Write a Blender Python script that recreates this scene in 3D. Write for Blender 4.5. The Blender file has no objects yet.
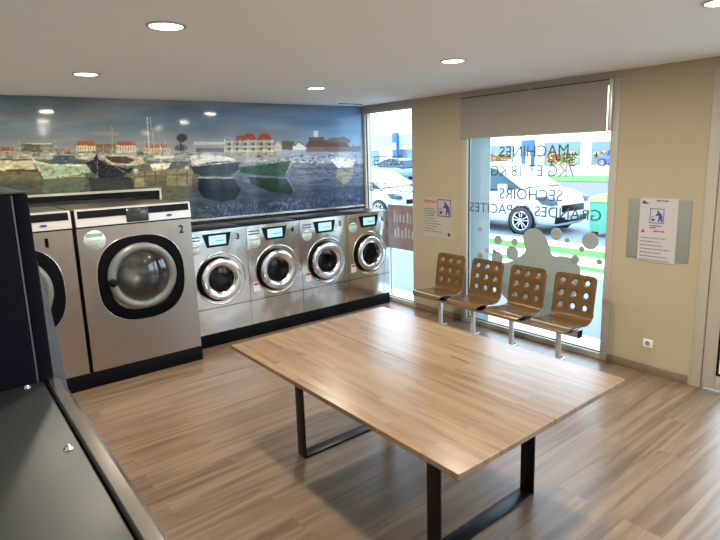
import bpy, bmesh, math, random
import numpy as np
from mathutils import Vector, Matrix
random.seed(7); rng = np.random.RandomState(5)
C = bpy.context.scene.collection
PI = math.pi

# ------------------------------------------------------------------ camera measurement
YAW, PITCH, ROLL, FPX, CX, CY, CAMZ = .6768, -.1805, -.0289, 542.75, 366.61, 254.82, 1.872
def cam_rows():
    cy, sy, cp, sp = math.cos(YAW), math.sin(YAW), math.cos(PITCH), math.sin(PITCH)
    f = Vector((sy*cp, cy*cp, sp)); r = Vector((cy, -sy, 0)); u = r.cross(f)
    cr, sr = math.cos(ROLL), math.sin(ROLL)
    return cr*r + sr*u, -sr*r + cr*u, f
RR, UU, FF = cam_rows()
cam = bpy.data.cameras.new('camera'); cam.sensor_width = 36; cam.lens = FPX/720*36
cam.shift_x = -(CX-360)/720; cam.shift_y = (CY-270)/720; cam.clip_start = .02; cam.clip_end = 300
co = bpy.data.objects.new('camera', cam); C.objects.link(co)
m3 = Matrix((RR, UU, -FF)).transposed()
co.matrix_world = Matrix.Translation((0, 0, CAMZ)) @ m3.to_4x4()
bpy.context.scene.camera = co

# ------------------------------------------------------------------ materials
def nodes(m):
    m.use_nodes = True
    return m.node_tree.nodes, m.node_tree.links, m.node_tree.nodes['Principled BSDF']
MC = {}
def mat(name, col, rough=.5, metal=0., spec=.5, emis=None, es=0., noise=0., nscale=8., bump=0., bscale=60., coat=0., stretch=None):
    if name in MC: return MC[name]
    m = bpy.data.materials.new(name); n, l, b = nodes(m)
    b.inputs['Base Color'].default_value = (*col, 1); b.inputs['Roughness'].default_value = rough
    b.inputs['Metallic'].default_value = metal; b.inputs['Specular IOR Level'].default_value = spec
    if coat: b.inputs['Coat Weight'].default_value = coat; b.inputs['Coat Roughness'].default_value = .08
    if emis: b.inputs['Emission Color'].default_value = (*emis, 1); b.inputs['Emission Strength'].default_value = es
    tc = n.new('ShaderNodeTexCoord'); mp = n.new('ShaderNodeMapping'); l.new(tc.outputs['Object'], mp.inputs[0])
    if stretch: mp.inputs['Scale'].default_value = stretch
    nt = n.new('ShaderNodeTexNoise'); nt.inputs['Scale'].default_value = nscale; nt.inputs['Detail'].default_value = 4
    l.new(mp.outputs[0], nt.inputs['Vector'])
    mx = n.new('ShaderNodeMix'); mx.data_type = 'RGBA'
    k = max(noise, .02)
    mx.inputs['A'].default_value = (*[c*(1-k) for c in col], 1); mx.inputs['B'].default_value = (*[min(1, c*(1+k)) for c in col], 1)
    l.new(nt.outputs['Fac'], mx.inputs['Factor']); l.new(mx.outputs['Result'], b.inputs['Base Color'])
    if bump:
        n2 = n.new('ShaderNodeTexNoise'); n2.inputs['Scale'].default_value = bscale; l.new(mp.outputs[0], n2.inputs['Vector'])
        bp = n.new('ShaderNodeBump'); bp.inputs['Strength'].default_value = bump; bp.inputs['Distance'].default_value = .002
        l.new(n2.outputs['Fac'], bp.inputs['Height']); l.new(bp.outputs[0], b.inputs['Normal'])
    MC[name] = m; return m

def glass_mat(name, tint=(1, 1, 1), refl=1.0, rough=0.0, ior=1.45):
    if name in MC: return MC[name]
    m = bpy.data.materials.new(name); n, l, b = nodes(m)
    out = n['Material Output']; n.remove(b)
    tr = n.new('ShaderNodeBsdfTransparent'); tr.inputs[0].default_value = (*tint, 1)
    gl = n.new('ShaderNodeBsdfGlossy'); gl.inputs['Roughness'].default_value = rough; gl.inputs[0].default_value = (refl, refl, refl, 1)
    fr = n.new('ShaderNodeFresnel'); fr.inputs[0].default_value = ior
    ge = n.new('ShaderNodeNewGeometry'); iv = n.new('ShaderNodeMath'); iv.operation = 'SUBTRACT'; iv.inputs[0].default_value = 1; l.new(ge.outputs['Backfacing'], iv.inputs[1])
    mu_ = n.new('ShaderNodeMath'); mu_.operation = 'MULTIPLY'; l.new(fr.outputs[0], mu_.inputs[0]); l.new(iv.outputs[0], mu_.inputs[1])
    mx = n.new('ShaderNodeMixShader'); l.new(mu_.outputs[0], mx.inputs[0]); l.new(tr.outputs[0], mx.inputs[1]); l.new(gl.outputs[0], mx.inputs[2])
    l.new(mx.outputs[0], out.inputs[0]); MC[name] = m; return m

def floor_mat():
    m = bpy.data.materials.new('laminate'); n, l, b = nodes(m)
    tc = n.new('ShaderNodeTexCoord'); mp = n.new('ShaderNodeMapping'); l.new(tc.outputs['Object'], mp.inputs[0])
    br = n.new('ShaderNodeTexBrick'); l.new(mp.outputs[0], br.inputs['Vector'])
    br.inputs['Scale'].default_value = 1; br.inputs['Brick Width'].default_value = 1.28; br.inputs['Row Height'].default_value = .19
    br.inputs['Mortar Size'].default_value = .0007; br.inputs['Mortar Smooth'].default_value = .2; br.offset = .37
    br.inputs['Color1'].default_value = (.0, .0, .0, 1); br.inputs['Color2'].default_value = (1, 1, 1, 1); br.inputs['Mortar'].default_value = (.0, .0, .0, 1)
    cr = n.new('ShaderNodeValToRGB'); l.new(br.outputs['Color'], cr.inputs[0])
    e = cr.color_ramp.elements; e[0].position = 0; e[0].color = (*FLOOR[0], 1); e[1].position = 1; e[1].color = (*FLOOR[1], 1)
    mp2 = n.new('ShaderNodeMapping'); mp2.inputs['Scale'].default_value = (.6, 10.5, 1); l.new(tc.outputs['Object'], mp2.inputs[0])
    # shift the grain from plank to plank
    ad = n.new('ShaderNodeVectorMath'); ad.operation = 'MULTIPLY_ADD'; l.new(br.outputs['Color'], ad.inputs[0]); ad.inputs[1].default_value = (7, 3, 5); l.new(mp2.outputs[0], ad.inputs[2])
    nt = n.new('ShaderNodeTexNoise'); nt.inputs['Scale'].default_value = 1.5; nt.inputs['Detail'].default_value = 4; nt.inputs['Roughness'].default_value = .45; nt.inputs['Distortion'].default_value = .9; l.new(ad.outputs[0], nt.inputs['Vector'])
    r2 = n.new('ShaderNodeValToRGB'); l.new(nt.outputs['Fac'], r2.inputs[0])
    r2.color_ramp.elements[0].position = .34; r2.color_ramp.elements[0].color = (.60, .565, .53, 1); r2.color_ramp.elements[1].position = .64; r2.color_ramp.elements[1].color = (1.16, 1.15, 1.12, 1)
    mx = n.new('ShaderNodeMix'); mx.data_type = 'RGBA'; mx.blend_type = 'MULTIPLY'; mx.inputs['Factor'].default_value = .9
    l.new(cr.outputs[0], mx.inputs['A']); l.new(r2.outputs[0], mx.inputs['B'])
    m2 = n.new('ShaderNodeMix'); m2.data_type = 'RGBA'; l.new(br.outputs['Fac'], m2.inputs['Factor']); l.new(mx.outputs['Result'], m2.inputs['A']); m2.inputs['B'].default_value = (.12, .085, .06, 1)
    l.new(m2.outputs['Result'], b.inputs['Base Color']); b.inputs['Roughness'].default_value = .33
    mr = n.new('ShaderNodeMapRange'); l.new(nt.outputs['Fac'], mr.inputs['Value']); mr.inputs['To Min'].default_value = .26; mr.inputs['To Max'].default_value = .40; l.new(mr.outputs[0], b.inputs['Roughness'])
    bp = n.new('ShaderNodeBump'); b.inputs['Specular IOR Level'].default_value = .5; bp.inputs['Strength'].default_value = .15; bp.inputs['Distance'].default_value = .001; l.new(nt.outputs['Fac'], bp.inputs['Height']); l.new(bp.outputs[0], b.inputs['Normal'])
    return m
FLOOR = ((.200, .136, .088), (.222, .155, .104))

def table_mat():
    m = bpy.data.materials.new('butcher block'); n, l, b = nodes(m)
    tc = n.new('ShaderNodeTexCoord'); mp = n.new('ShaderNodeMapping'); mp.inputs['Rotation'].default_value = (0, 0, PI/2); l.new(tc.outputs['Object'], mp.inputs[0])
    br = n.new('ShaderNodeTexBrick'); l.new(mp.outputs[0], br.inputs['Vector']); br.inputs['Scale'].default_value = 1; br.offset = .43
    br.inputs['Brick Width'].default_value = .46; br.inputs['Row Height'].default_value = .043; br.inputs['Mortar Size'].default_value = .0
    br.inputs['Color1'].default_value = (0, 0, 0, 1); br.inputs['Color2'].default_value = (1, 1, 1, 1)
    cr = n.new('ShaderNodeValToRGB'); l.new(br.outputs['Color'], cr.inputs[0]); e = cr.color_ramp.elements
    e[0].color = (.20, .130, .072, 1); e[1].color = (.255, .172, .101, 1)
    mp2 = n.new('ShaderNodeMapping'); mp2.inputs['Scale'].default_value = (14, 1.2, 1); l.new(tc.outputs['Object'], mp2.inputs[0])
    ad = n.new('ShaderNodeVectorMath'); ad.operation = 'MULTIPLY_ADD'; l.new(br.outputs['Color'], ad.inputs[0]); ad.inputs[1].default_value = (7, 3, 5); l.new(mp2.outputs[0], ad.inputs[2])
    nt = n.new('ShaderNodeTexNoise'); nt.inputs['Scale'].default_value = 1.5; nt.inputs['Detail'].default_value = 6; nt.inputs['Distortion'].default_value = .5; l.new(ad.outputs[0], nt.inputs['Vector'])
    r2 = n.new('ShaderNodeValToRGB'); l.new(nt.outputs['Fac'], r2.inputs[0]); r2.color_ramp.elements[0].position = .28; r2.color_ramp.elements[0].color = (.50, .44, .38, 1)
    r2.color_ramp.elements[1].position = .52; r2.color_ramp.elements[1].color = (1.04, 1.03, 1.02, 1)
    mx = n.new('ShaderNodeMix'); mx.data_type = 'RGBA'; mx.blend_type = 'MULTIPLY'; mx.inputs['Factor'].default_value = .75
    l.new(cr.outputs[0], mx.inputs['A']); l.new(r2.outputs[0], mx.inputs['B']); l.new(mx.outputs['Result'], b.inputs['Base Color'])
    b.inputs['Roughness'].default_value = .24; b.inputs['Specular IOR Level'].default_value = .55
    return m

def steel_mat(name, col, rough, vertical=True, bump=.35, bs=3.0):
    m = bpy.data.materials.new(name); n, l, b = nodes(m)
    b.inputs['Metallic'].default_value = 1; b.inputs['Base Color'].default_value = (*col, 1)
    tc = n.new('ShaderNodeTexCoord'); mp = n.new('ShaderNodeMapping'); mp.inputs['Scale'].default_value = (60, 60, 1.5) if vertical else (2, 60, 60); l.new(tc.outputs['Object'], mp.inputs[0])
    nt = n.new('ShaderNodeTexNoise'); nt.inputs['Scale'].default_value = 4; nt.inputs['Detail'].default_value = 3; l.new(mp.outputs[0], nt.inputs['Vector'])
    mr = n.new('ShaderNodeMapRange'); l.new(nt.outputs['Fac'], mr.inputs['Value']); mr.inputs['To Min'].default_value = rough*.94; mr.inputs['To Max'].default_value = rough*1.08
    l.new(mr.outputs[0], b.inputs['Roughness'])
    n2 = n.new('ShaderNodeTexNoise'); n2.inputs['Scale'].default_value = bs; l.new(tc.outputs['Object'], n2.inputs['Vector'])
    bp = n.new('ShaderNodeBump'); bp.inputs['Strength'].default_value = bump; bp.inputs['Distance'].default_value = .02; l.new(n2.outputs['Fac'], bp.inputs['Height']); l.new(bp.outputs[0], b.inputs['Normal'])
    return m

M = dict(
    wall2=mat('white paint', (.80, .78, .72), .8, noise=.02, nscale=2),
    wall=mat('cream paint', (.41, .357, .25), .8, noise=.04, nscale=2, bump=.1, bscale=200),
    ceil=mat('ceiling paint', (.94, .92, .885), .85, noise=.02, nscale=1.5),
    frame=mat('beige aluminium', (.42, .39, .33), .45),
    lintel=mat('grey lintel paint', (.36, .34, .29), .6),
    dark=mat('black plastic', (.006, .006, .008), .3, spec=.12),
    plinth=mat('black plinth laminate', (.005, .005, .007), .45, spec=.06),
    steel=steel_mat('warm brushed stainless', (.405, .355, .315), .28),
    steel2=steel_mat('bright brushed stainless', (.66, .63, .585), .15, bump=.9, bs=2.2),
    chrome=mat('polished chrome', (.82, .83, .84), .12, 1.),
    silver=mat('satin silver', (.66, .63, .60), .35, .6),
    ring=mat('grey door ring', (.20, .20, .19), .38, .3),
    gap=mat('black rubber gasket', (.005, .005, .006), .6, spec=.03),
    navy=mat('dark navy powder coat', (.004, .005, .010), .55, spec=.04, noise=.1),
    lid=mat('galvanised steel lid', (.020, .025, .024), .42, .0, spec=.35, noise=.15, nscale=3),
    edgest=mat('brushed grey edge', (.36, .33, .30), .16, .9),
    trimst=mat('folded stainless edge', (.66, .63, .58), .22, 1.),
    blackm=mat('black powder coated steel', (.006, .006, .007), .35, spec=.25),
    ply=mat('brown lacquered plywood', (.125, .066, .02), .22, noise=.22, nscale=3, stretch=(1, 1, 6), coat=.3),
    whitep=mat('white plastic', (.8, .8, .78), .35),
    paper=mat('white paper', (.49, .48, .50), .6),
    clearp=mat('frosted film poster', (.42, .39, .34), .45),
    plate=mat('grey acrylic plate', (.25, .27, .245), .3),
    legst=mat('grey painted steel', (.62, .61, .57), .35, .15),
    blind=mat('taupe blind fabric', (.31, .29, .26), .85, noise=.03, nscale=40),
    letter=mat('dark grey vinyl lettering', (.10, .12, .13), .5),
    vinyl=mat('warm grey vinyl film', (.34, .335, .29), .6),
    glass=glass_mat('window glass', (.96, .98, .98)),
    ink=mat('dark print', (.05, .05, .07), .6), blue=mat('blue print', (.04, .05, .25), .6), red=mat('red print', (.45, .05, .04), .6),
    stick=mat('pale sticker', (.62, .66, .66), .5), teal=mat('teal print', (.18, .42, .40), .5),
    doorst=mat('blue grey steel', (.13, .15, .19), .3, .5),
    skirt=mat('taupe skirting board', (.20, .145, .10), .45, noise=.15, nscale=4, stretch=(6, 1, 6)),
    scr=mat('lit lcd screen', (.2, .3, .35), .2, emis=(.36, .70, .86), es=.72),
    scroff=mat('dark lcd screen', (.03, .032, .035), .1),
    bulb=mat('lamp diffuser', (1, 1, 1), .5, emis=(1, .97, .92), es=7.),
)

def film_mat():
    m = bpy.data.materials.new('warm grey vinyl film'); n, l, b = nodes(m); b.inputs['Base Color'].default_value = (.42, .41, .35, 1); b.inputs['Roughness'].default_value = .6
    t = n.new('ShaderNodeBsdfTranslucent'); t.inputs[0].default_value = (.48, .48, .42, 1); mx = n.new('ShaderNodeMixShader'); mx.inputs[0].default_value = .4
    l.new(b.outputs[0], mx.inputs[1]); l.new(t.outputs[0], mx.inputs[2]); l.new(mx.outputs[0], n['Material Output'].inputs[0]); return m
M['vinyl'] = film_mat()
def screen_mat():
    m = bpy.data.materials.new('frosted pale blue screen'); n, l, b = nodes(m); b.inputs['Base Color'].default_value = (.60, .72, .78, 1); b.inputs['Roughness'].default_value = .5
    t = n.new('ShaderNodeBsdfTranslucent'); t.inputs[0].default_value = (.46, .52, .53, 1); mx = n.new('ShaderNodeMixShader'); mx.inputs[0].default_value = .5
    l.new(b.outputs[0], mx.inputs[1]); l.new(t.outputs[0], mx.inputs[2]); l.new(mx.outputs[0], n['Material Output'].inputs[0]); return m
M['screen'] = screen_mat()
M['floor'] = floor_mat(); M['table'] = table_mat()

# ------------------------------------------------------------------ mesh helper
class MB:
    def __init__(s): s.bm = bmesh.new(); s.mats = []
    def mi(s, m):
        if m is None: return 0
        if m not in s.mats: s.mats.append(m)
        return s.mats.index(m)
    def box(s, lo, hi, bev=0., m=None, seg=2):
        r = bmesh.ops.create_cube(s.bm, size=1.); v = r['verts']
        for p in v: p.co = Vector([(lo[i]+hi[i])/2 + p.co[i]*(hi[i]-lo[i]) for i in range(3)])
        fs = {f for p in v for f in p.link_faces}
        if bev > 0:
            es = {e for p in v for e in p.link_edges}
            q = bmesh.ops.bevel(s.bm, geom=list(es), offset=bev, segments=seg, affect='EDGES', profile=.5)
            fs = {f for f in q['faces']} | {f for f in fs if f.is_valid} | {f for p in q['verts'] for f in p.link_faces}
        k = s.mi(m)
        for f in fs: f.material_index = k; f.smooth = bev > 0
        return s
    def prism(s, pts, axis, a, b, m=None, smooth=False):
        # pts 2d polygon in the other two axes (cyclic order), extruded from a to b
        k = s.mi(m)
        def P(p, t):
            o = [0, 0, 0]; o[axis] = t; oa = [i for i in range(3) if i != axis]; o[oa[0]] = p[0]; o[oa[1]] = p[1]; return s.bm.verts.new(o)
        A = [P(p, a) for p in pts]; B = [P(p, b) for p in pts]; n = len(pts)
        fs = [s.bm.faces.new(A), s.bm.faces.new(B[::-1])] + [s.bm.faces.new((A[i], B[i], B[(i+1) % n], A[(i+1) % n])) for i in range(n)]
        for f in fs: f.material_index = k
        for f in fs[2:]: f.smooth = smooth
        return s
    def lathe(s, prof, center, axis=(0, 0, 1), seg=40, m=None, close=False, sx=1., sz=1., power=2.):
        # prof: list of (radius, height along axis)
        k = s.mi(m); ax = Vector(axis).normalized(); t = Vector((0, 0, 1)) if abs(ax.z) < .9 else Vector((1, 0, 0))
        e1 = t.cross(ax).normalized(); e2 = ax.cross(e1); c = Vector(center); rings = []
        for r, h in prof:
            if r < 1e-6: rings.append([s.bm.verts.new(c+ax*h)]); continue
            R = []
            for i in range(seg):
                a = 2*PI*i/seg; ca, sa = math.cos(a), math.sin(a)
                if power != 2.:
                    q = (abs(ca)**power+abs(sa)**power)**(-1/power); ca *= q; sa *= q
                R.append(s.bm.verts.new(c+ax*h+e1*r*ca*sx+e2*r*sa*sz))
            rings.append(R)
        for a, b in zip(rings, rings[1:]):
            for i in range(seg):
                j = (i+1) % seg
                if len(a) == 1 and len(b) == 1: continue
                if len(a) == 1: f = s.bm.faces.new((a[0], b[i], b[j]))
                elif len(b) == 1: f = s.bm.faces.new((a[i], b[0], a[j]))
                else: f = s.bm.faces.new((a[i], b[i], b[j], a[j]))
                f.material_index = k; f.smooth = True
        return s
    def tube(s, pts, r, seg=10, m=None, caps=True):
        k = s.mi(m); pts = [Vector(p) for p in pts]; rings = []
        for i, p in enumerate(pts):
            d = (pts[min(i+1, len(pts)-1)]-pts[max(i-1, 0)]).normalized(); t = Vector((0, 0, 1)) if abs(d.z) < .9 else Vector((1, 0, 0))
            a = t.cross(d).normalized(); b = d.cross(a)
            rr = r[i] if isinstance(r, (list, tuple)) else r
            rings.append([s.bm.verts.new(p+a*rr*math.cos(2*PI*q/seg)+b*rr*math.sin(2*PI*q/seg)) for q in range(seg)])
        for A, B in zip(rings, rings[1:]):
            for q in range(seg):
                f = s.bm.faces.new((A[q], A[(q+1) % seg], B[(q+1) % seg], B[q])); f.smooth = True; f.material_index = k
        if caps:
            for R in (rings[0][::-1], rings[-1]): f = s.bm.faces.new(R); f.material_index = k
        return s
    def face(s, pts, m=None):
        f = s.bm.faces.new([s.bm.verts.new(p) for p in pts]); f.material_index = s.mi(m); return s
    def mesh(s, name):
        bmesh.ops.recalc_face_normals(s.bm, faces=s.bm.faces[:])
        me = bpy.data.meshes.new(name); s.bm.to_mesh(me); s.bm.free()
        for m in s.mats: me.materials.append(m)
        return me
    def build(s, name, m=None, parent=None, loc=None, label=None):
        me = s.mesh(name)
        if not s.mats: me.materials.append(m)
        o = bpy.data.objects.new(name, me); C.objects.link(o)
        if parent: o.parent = parent
        if loc: o.location = loc
        if label: o['label'] = label
        return o
def empty(name, loc=(0, 0, 0), rz=0.):
    o = bpy.data.objects.new(name, None); C.objects.link(o); o.location = loc; o.rotation_euler = (0, 0, rz); o.empty_display_size = .1; return o
def tag(o, label, cat, group=None, kind=None):
    o['label'] = label; o['category'] = cat
    if group: o['group'] = group
    if kind: o['kind'] = kind
    return o
def struct(o, label=None, cat=None):
    o['kind'] = 'structure'
    if label: o['label'] = label; o['category'] = cat
    return o
def copy_tree(o, parent=None):
    c = o.copy(); C.objects.link(c); c.parent = parent
    for ch in [x for x in o.children]: copy_tree(ch, c)
    return c
DG = None
def text_mesh(s, w=None, h=None, ext=.0006, bold=0.):
    """flat text in the local XY plane, lower left at 0,0, fitted to width w and height h"""
    cu = bpy.data.curves.new('t', 'FONT'); cu.body = s; cu.extrude = ext; cu.offset = bold; cu.resolution_u = 4
    o = bpy.data.objects.new('t', cu); C.objects.link(o); bpy.context.view_layer.update()
    me = bpy.data.meshes.new_from_object(o.evaluated_get(bpy.context.evaluated_depsgraph_get()))
    bpy.data.objects.remove(o); bpy.data.curves.remove(cu)
    xs = [v.co.x for v in me.vertices]; ys = [v.co.y for v in me.vertices]
    x0, x1, y0, y1 = min(xs), max(xs), min(ys), max(ys)
    ky = h/(y1-y0) if h else w/(x1-x0); kx = w/(x1-x0) if w else ky
    for v in me.vertices: v.co.x = (v.co.x-x0)*kx; v.co.y = (v.co.y-y0)*ky
    return me
def place_text(name, s, origin, ux, uy, w, h, m, parent, bold=0., label=None):
    me = text_mesh(s, w, h, bold=bold); ux = Vector(ux); uy = Vector(uy); uz = ux.cross(uy); O = Vector(origin)
    for v in me.vertices: v.co = O+ux*v.co.x+uy*v.co.y+uz*v.co.z
    me.materials.clear(); me.materials.append(m); me.name = name
    o = bpy.data.objects.new(name, me); C.objects.link(o); o.parent = parent
    if label: o['label'] = label
    return o

# ------------------------------------------------------------------ room shell
XW = 4.54; CEIL = 2.5; YB = 6.25; XL = -.75; YF_ = -3.0; TH = .14
def wy(x): return 5.65 + .0735*(4.54-x)          # plane of the photo mural
f = MB().box((XL-TH, YF_-TH, -.12), (XW+TH, YB+TH, 0)).build('floor', M['floor']); struct(f)
c = MB().box((XL-TH, YF_-TH, CEIL), (XW+TH, YB+TH, CEIL+.15)).build('ceiling', M['ceil']); struct(c)
struct(MB().box((XL-TH, YF_-TH, 0), (XL, YB+TH, CEIL)).build('wall_left', M['wall2']))
struct(MB().box((XL, YB, 0), (XW+TH, YB+TH, CEIL)).build('wall_back', M['wall2']))
struct(MB().box((XL, YF_-TH, 0), (XW+TH, YF_, CEIL)).build('wall_front', M['wall2']))
W1a, W1b = 4.69, 5.66; W2a, W2b = 2.26, 3.96; D1a, D1b = .45, 1.575; W3a, W3b = -2.8, .25
w = MB()
w.box((XW, W1b, 0), (XW+TH, YB, CEIL)); w.box((XW, W2b, 0), (XW+TH, W1a, CEIL)); w.box((XW, D1b, 0), (XW+TH, W2a, CEIL))
w.box((XW, W3b, 0), (XW+TH, D1a, CEIL)); w.box((XW, YF_, 0), (XW+TH, W3a, CEIL))
struct(w.build('wall_right', M['wall']))
l = MB(); l.box((XW-.004, W2a, 2.435), (XW+TH, W2b, CEIL)); l.box((XW-.004, W1a, 2.43), (XW+TH, W1b, CEIL)); l.box((XW, D1a, 2.43), (XW+TH, D1b, CEIL)); l.box((XW, W3a, 2.43), (XW+TH, W3b, CEIL))
struct(l.build('trim_1', M['lintel']))
for i, (a, b) in enumerate([(W2b+.0, W1a-.0), (D1b+.02, W2a-.0)]):
    struct(MB().box((XW-.014, a, 0), (XW, b, .07), .003).build('baseboard_right', M['skirt']))

def window(name, ya, yb, zt, mull=(), fw=.055, zb=0.0):
    r = empty(name, (XW, ya, 0)); struct(r)
    m = MB(); W = yb-ya
    m.box((-.006, 0, zb), (.07, fw, zt), .003); m.box((-.006, W-fw, zb), (.07, W, zt), .003)
    m.box((-.006, fw, zt-fw*.6), (.07, W-fw, zt), .003); m.box((-.006, fw, zb), (.07, W-fw, zb+.055), .003)
    for y in mull: m.box((0, y-ya-.02, zb+.055), (.06, y-ya+.02, zt-fw*.6), .003)
    m.build('window_frame', M['frame'], r)
    g = MB(); g.box((.032, fw*.9, zb+.05), (.036, .06, zb+.05)) if False else None
    MB().box((.034, fw-.01, zb+.045), (.040, W-fw+.01, zt-fw*.6+.01)).build('glass_pane', M['glass'], r)
    k = MB()
    for y0, y1 in ((fw, fw+.008), (W-fw-.008, W-fw)): k.box((.026, y0, zb+.055), (.034, y1, zt-fw*.6))
    k.box((.026, fw, zb+.055), (.034, W-fw, zb+.063)); k.build('gasket', M['gap'], r)
    return r
win1 = window('window_1', W1a, W1b, 2.43, fw=.045)
win2 = window('window_2', W2a, W2b, 2.435, fw=.068)
win3 = window('window_3', W3a, W3b, 2.43, mull=(-1.15,))
# glass door
d = empty('door_1', (XW, D1a, 0)); struct(d)
m = MB(); W = D1b-D1a
m.box((-.012, W-.075, 0), (.07, W, 2.43), .004); m.box((-.012, 0, 0), (.07, .075, 2.43), .004); m.box((-.012, .075, 2.37), (.07, W-.075, 2.43), .004)
m.build('door_frame', M['frame'], d)
m = MB(); m.box((.0, W-.175, .012), (.05, W-.079, 2.366), .004); m.box((.0, .079, .012), (.05, .175, 2.366), .004)
m.box((.0, .175, .012), (.05, W-.175, .13), .004); m.box((.0, .175, 2.27), (.05, W-.175, 2.366), .004); leaf = m.build('door_leaf', M['frame'], d)
m = MB(); m.box((-.002, W-.185, .13), (.03, W-.175, 2.27)); m.box((-.002, .175, .13), (.03, W-.175, .14)); m.build('gasket', M['gap'], leaf)
MB().box((.02, .165, .12), (.03, W-.165, 2.28)).build('glass_pane', M['glass'], leaf)
m = MB().tube([(-.05, .13, .9), (-.05, .13, 1.3)], .012); m.tube([(0, .13, .93), (-.05, .13, .93)], .008); m.tube([(0, .13, 1.27), (-.05, .13, 1.27)], .008); m.build('door_handle', M['chrome'], leaf)

# window lettering, read from the street
XG = .041
def glass_text(win, s, ya, yb, z0, z1):
    y0 = win.location.y
    place_text('lettering', s, (XG+.0008, ya-y0, z0), (0, 1, 0), (0, 0, 1), yb-ya, z1-z0, M['letter'], win, bold=0)
glass_text(win2, 'MACHINES', 2.735, 3.50, 1.815, 1.925); glass_text(win2, '7KG ET 18 KG', 2.665, 3.605, 1.63, 1.738)
glass_text(win2, 'SECHOIRS', 2.78, 3.495, 1.40, 1.508); glass_text(win2, 'GRANDES CAPACITES', 2.40, 3.885, 1.245, 1.345)
glass_text(win1, 'COUETTES', 4.955, 5.50, 1.745, 1.865); glass_text(win1, 'COUVERTURES', 4.765, 5.60, 1.415, 1.525)
# bubbles and soft silhouette of film stuck on the glass
y0 = win2.location.y
for k_, (yy, zz, r) in enumerate([(3.742, 1.063, .024), (3.503, .967, .05), (3.645, .839, .024), (3.298, .968, .038), (3.325, .851, .074), (3.512, .775, .072), (3.738, .768, .036), (3.555, .845, .022), (2.833, 1.093, .058), (2.717, 1.043, .024), (2.491, 1.061, .078), (2.569, .979, .026), (2.629, .874, .042), (2.397, .882, .027), (3.32, .255, .04)]):
    m = MB(); m.prism([(yy-y0+r*math.cos(a*PI/16), zz+r*math.sin(a*PI/16)) for a in range(32)], 0, XG, XG+.0025+.0003*k_); m.build('bubble_sticker', M['vinyl'], win2)
def smooth_poly(p, it=2):
    for _ in range(it):
        q = []
        for i in range(len(p)):
            a, b = p[i], p[(i+1) % len(p)]
            q += [(a[0]*.75+b[0]*.25, a[1]*.75+b[1]*.25), (a[0]*.25+b[0]*.75, a[1]*.25+b[1]*.75)]
        p = q
    return p
sh = [(3.205, 1.05), (3.13, 1.125), (3.02, 1.125), (2.945, 1.06), (2.895, .96), (2.87, .87), (2.75, .895), (2.645, .88), (2.57, .80), (2.565, .72), (2.57, .60), (2.70, .42), (2.88, .24), (3.0, .2), (3.216, .26), (3.467, .40), (3.62, .53), (3.56, .70), (3.38, .74), (3.27, .80), (3.15, .885), (3.19, .965)]
MB().prism([(a-y0, b) for a, b in smooth_poly(sh)], 0, XG+.0012, XG+.002).build('silhouette_sticker', M['vinyl'], win2)

# roller blind with its rails
b = empty('roller_blind', (XW, W2b, 2.02)); tag(b, 'taupe fabric roller blind pulled partly down over the lettered window', 'blind')
MB().box((-.030, -1.603, .008), (-.026, -.012, .412)).build('blind_fabric', M['blind'], b)
MB().box((-.034, -1.60, -.004), (-.020, .0, .009), .002).build('bottom_bar', M['lintel'], b)
MB().tube([(-.035, -1.60, .40), (-.035, -.0, .40)], .022, 14).build('roller_tube', M['blind'], b) if False else None
m = MB(); m.box((-.030, -1.645, .0), (-.008, -1.612, .415), .003); m.build('side_rail', M['silver'], b, label='shiny side rail next to the cream wall')
MB().box((-.03, -.008, .0), (-.01, .006, .415), .002).build('side_rail', M['lintel'], b)
MB().box((-.032, -1.60, .412), (-.008, 0, .418), .001).build('head_rail', M['gap'], b)
m = MB().box((-.045, .0, 0), (-.004, .07, .055), .01); m.tube([(-.05, .035, .028), (-.02, .035, .028)], .016)
o = m.build('cable_clip', M['lintel'], None, (XW, 3.08, 2.435)); tag(o, 'small grey bracket above the blind, against the ceiling', 'bracket')

# ------------------------------------------------------------------ photo mural on its slanted panel
ZL, ZH, XS, XM0 = 1.226, 1.59, 1.93, XL
def px(x, z, y=None):
    y = wy(x) if y is None else y
    v = Vector((x, y, z-CAMZ)); return CX+FPX*v.dot(RR)/v.dot(FF), CY-FPX*v.dot(UU)/v.dot(FF)
# the picture is painted on a small canvas, in the measure of the panel, then carried by the panel's mesh
S_ = 2.5; CW, CH = int(375*S_), int(150*S_); OX, OY = -5, 86
img = np.zeros((CH, CW, 3)); yy, xx = np.mgrid[0:CH, 0:CW]; PXX = xx/S_+OX; PYY = yy/S_+OY
def fbm(sx, sy, seed, oct=5):
    r = np.random.RandomState(seed); out = np.zeros((CH, CW)); amp = 1; tot = 0
    for o in range(oct):
        gx = max(2, int(sx*2**o)); gy = max(2, int(sy*2**o)); g = r.rand(gy+2, gx+2)
        u = xx/CW*gx; v = yy/CH*gy; i = u.astype(int); j = v.astype(int); fu = u-i; fv = v-j; fu = fu*fu*(3-2*fu); fv = fv*fv*(3-2*fv)
        out += amp*((g[j, i]*(1-fu)+g[j, i+1]*fu)*(1-fv)+(g[j+1, i]*(1-fu)+g[j+1, i+1]*fu)*fv); tot += amp; amp *= .5
    return out/tot
def sm(a, b, x): t = np.clip((x-a)/(b-a), 0, 1); return (t*t*(3-2*t))
def blend(mask, col):
    global img
    img = img*(1-mask[..., None])+np.array(col)/255.*mask[..., None]
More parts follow.
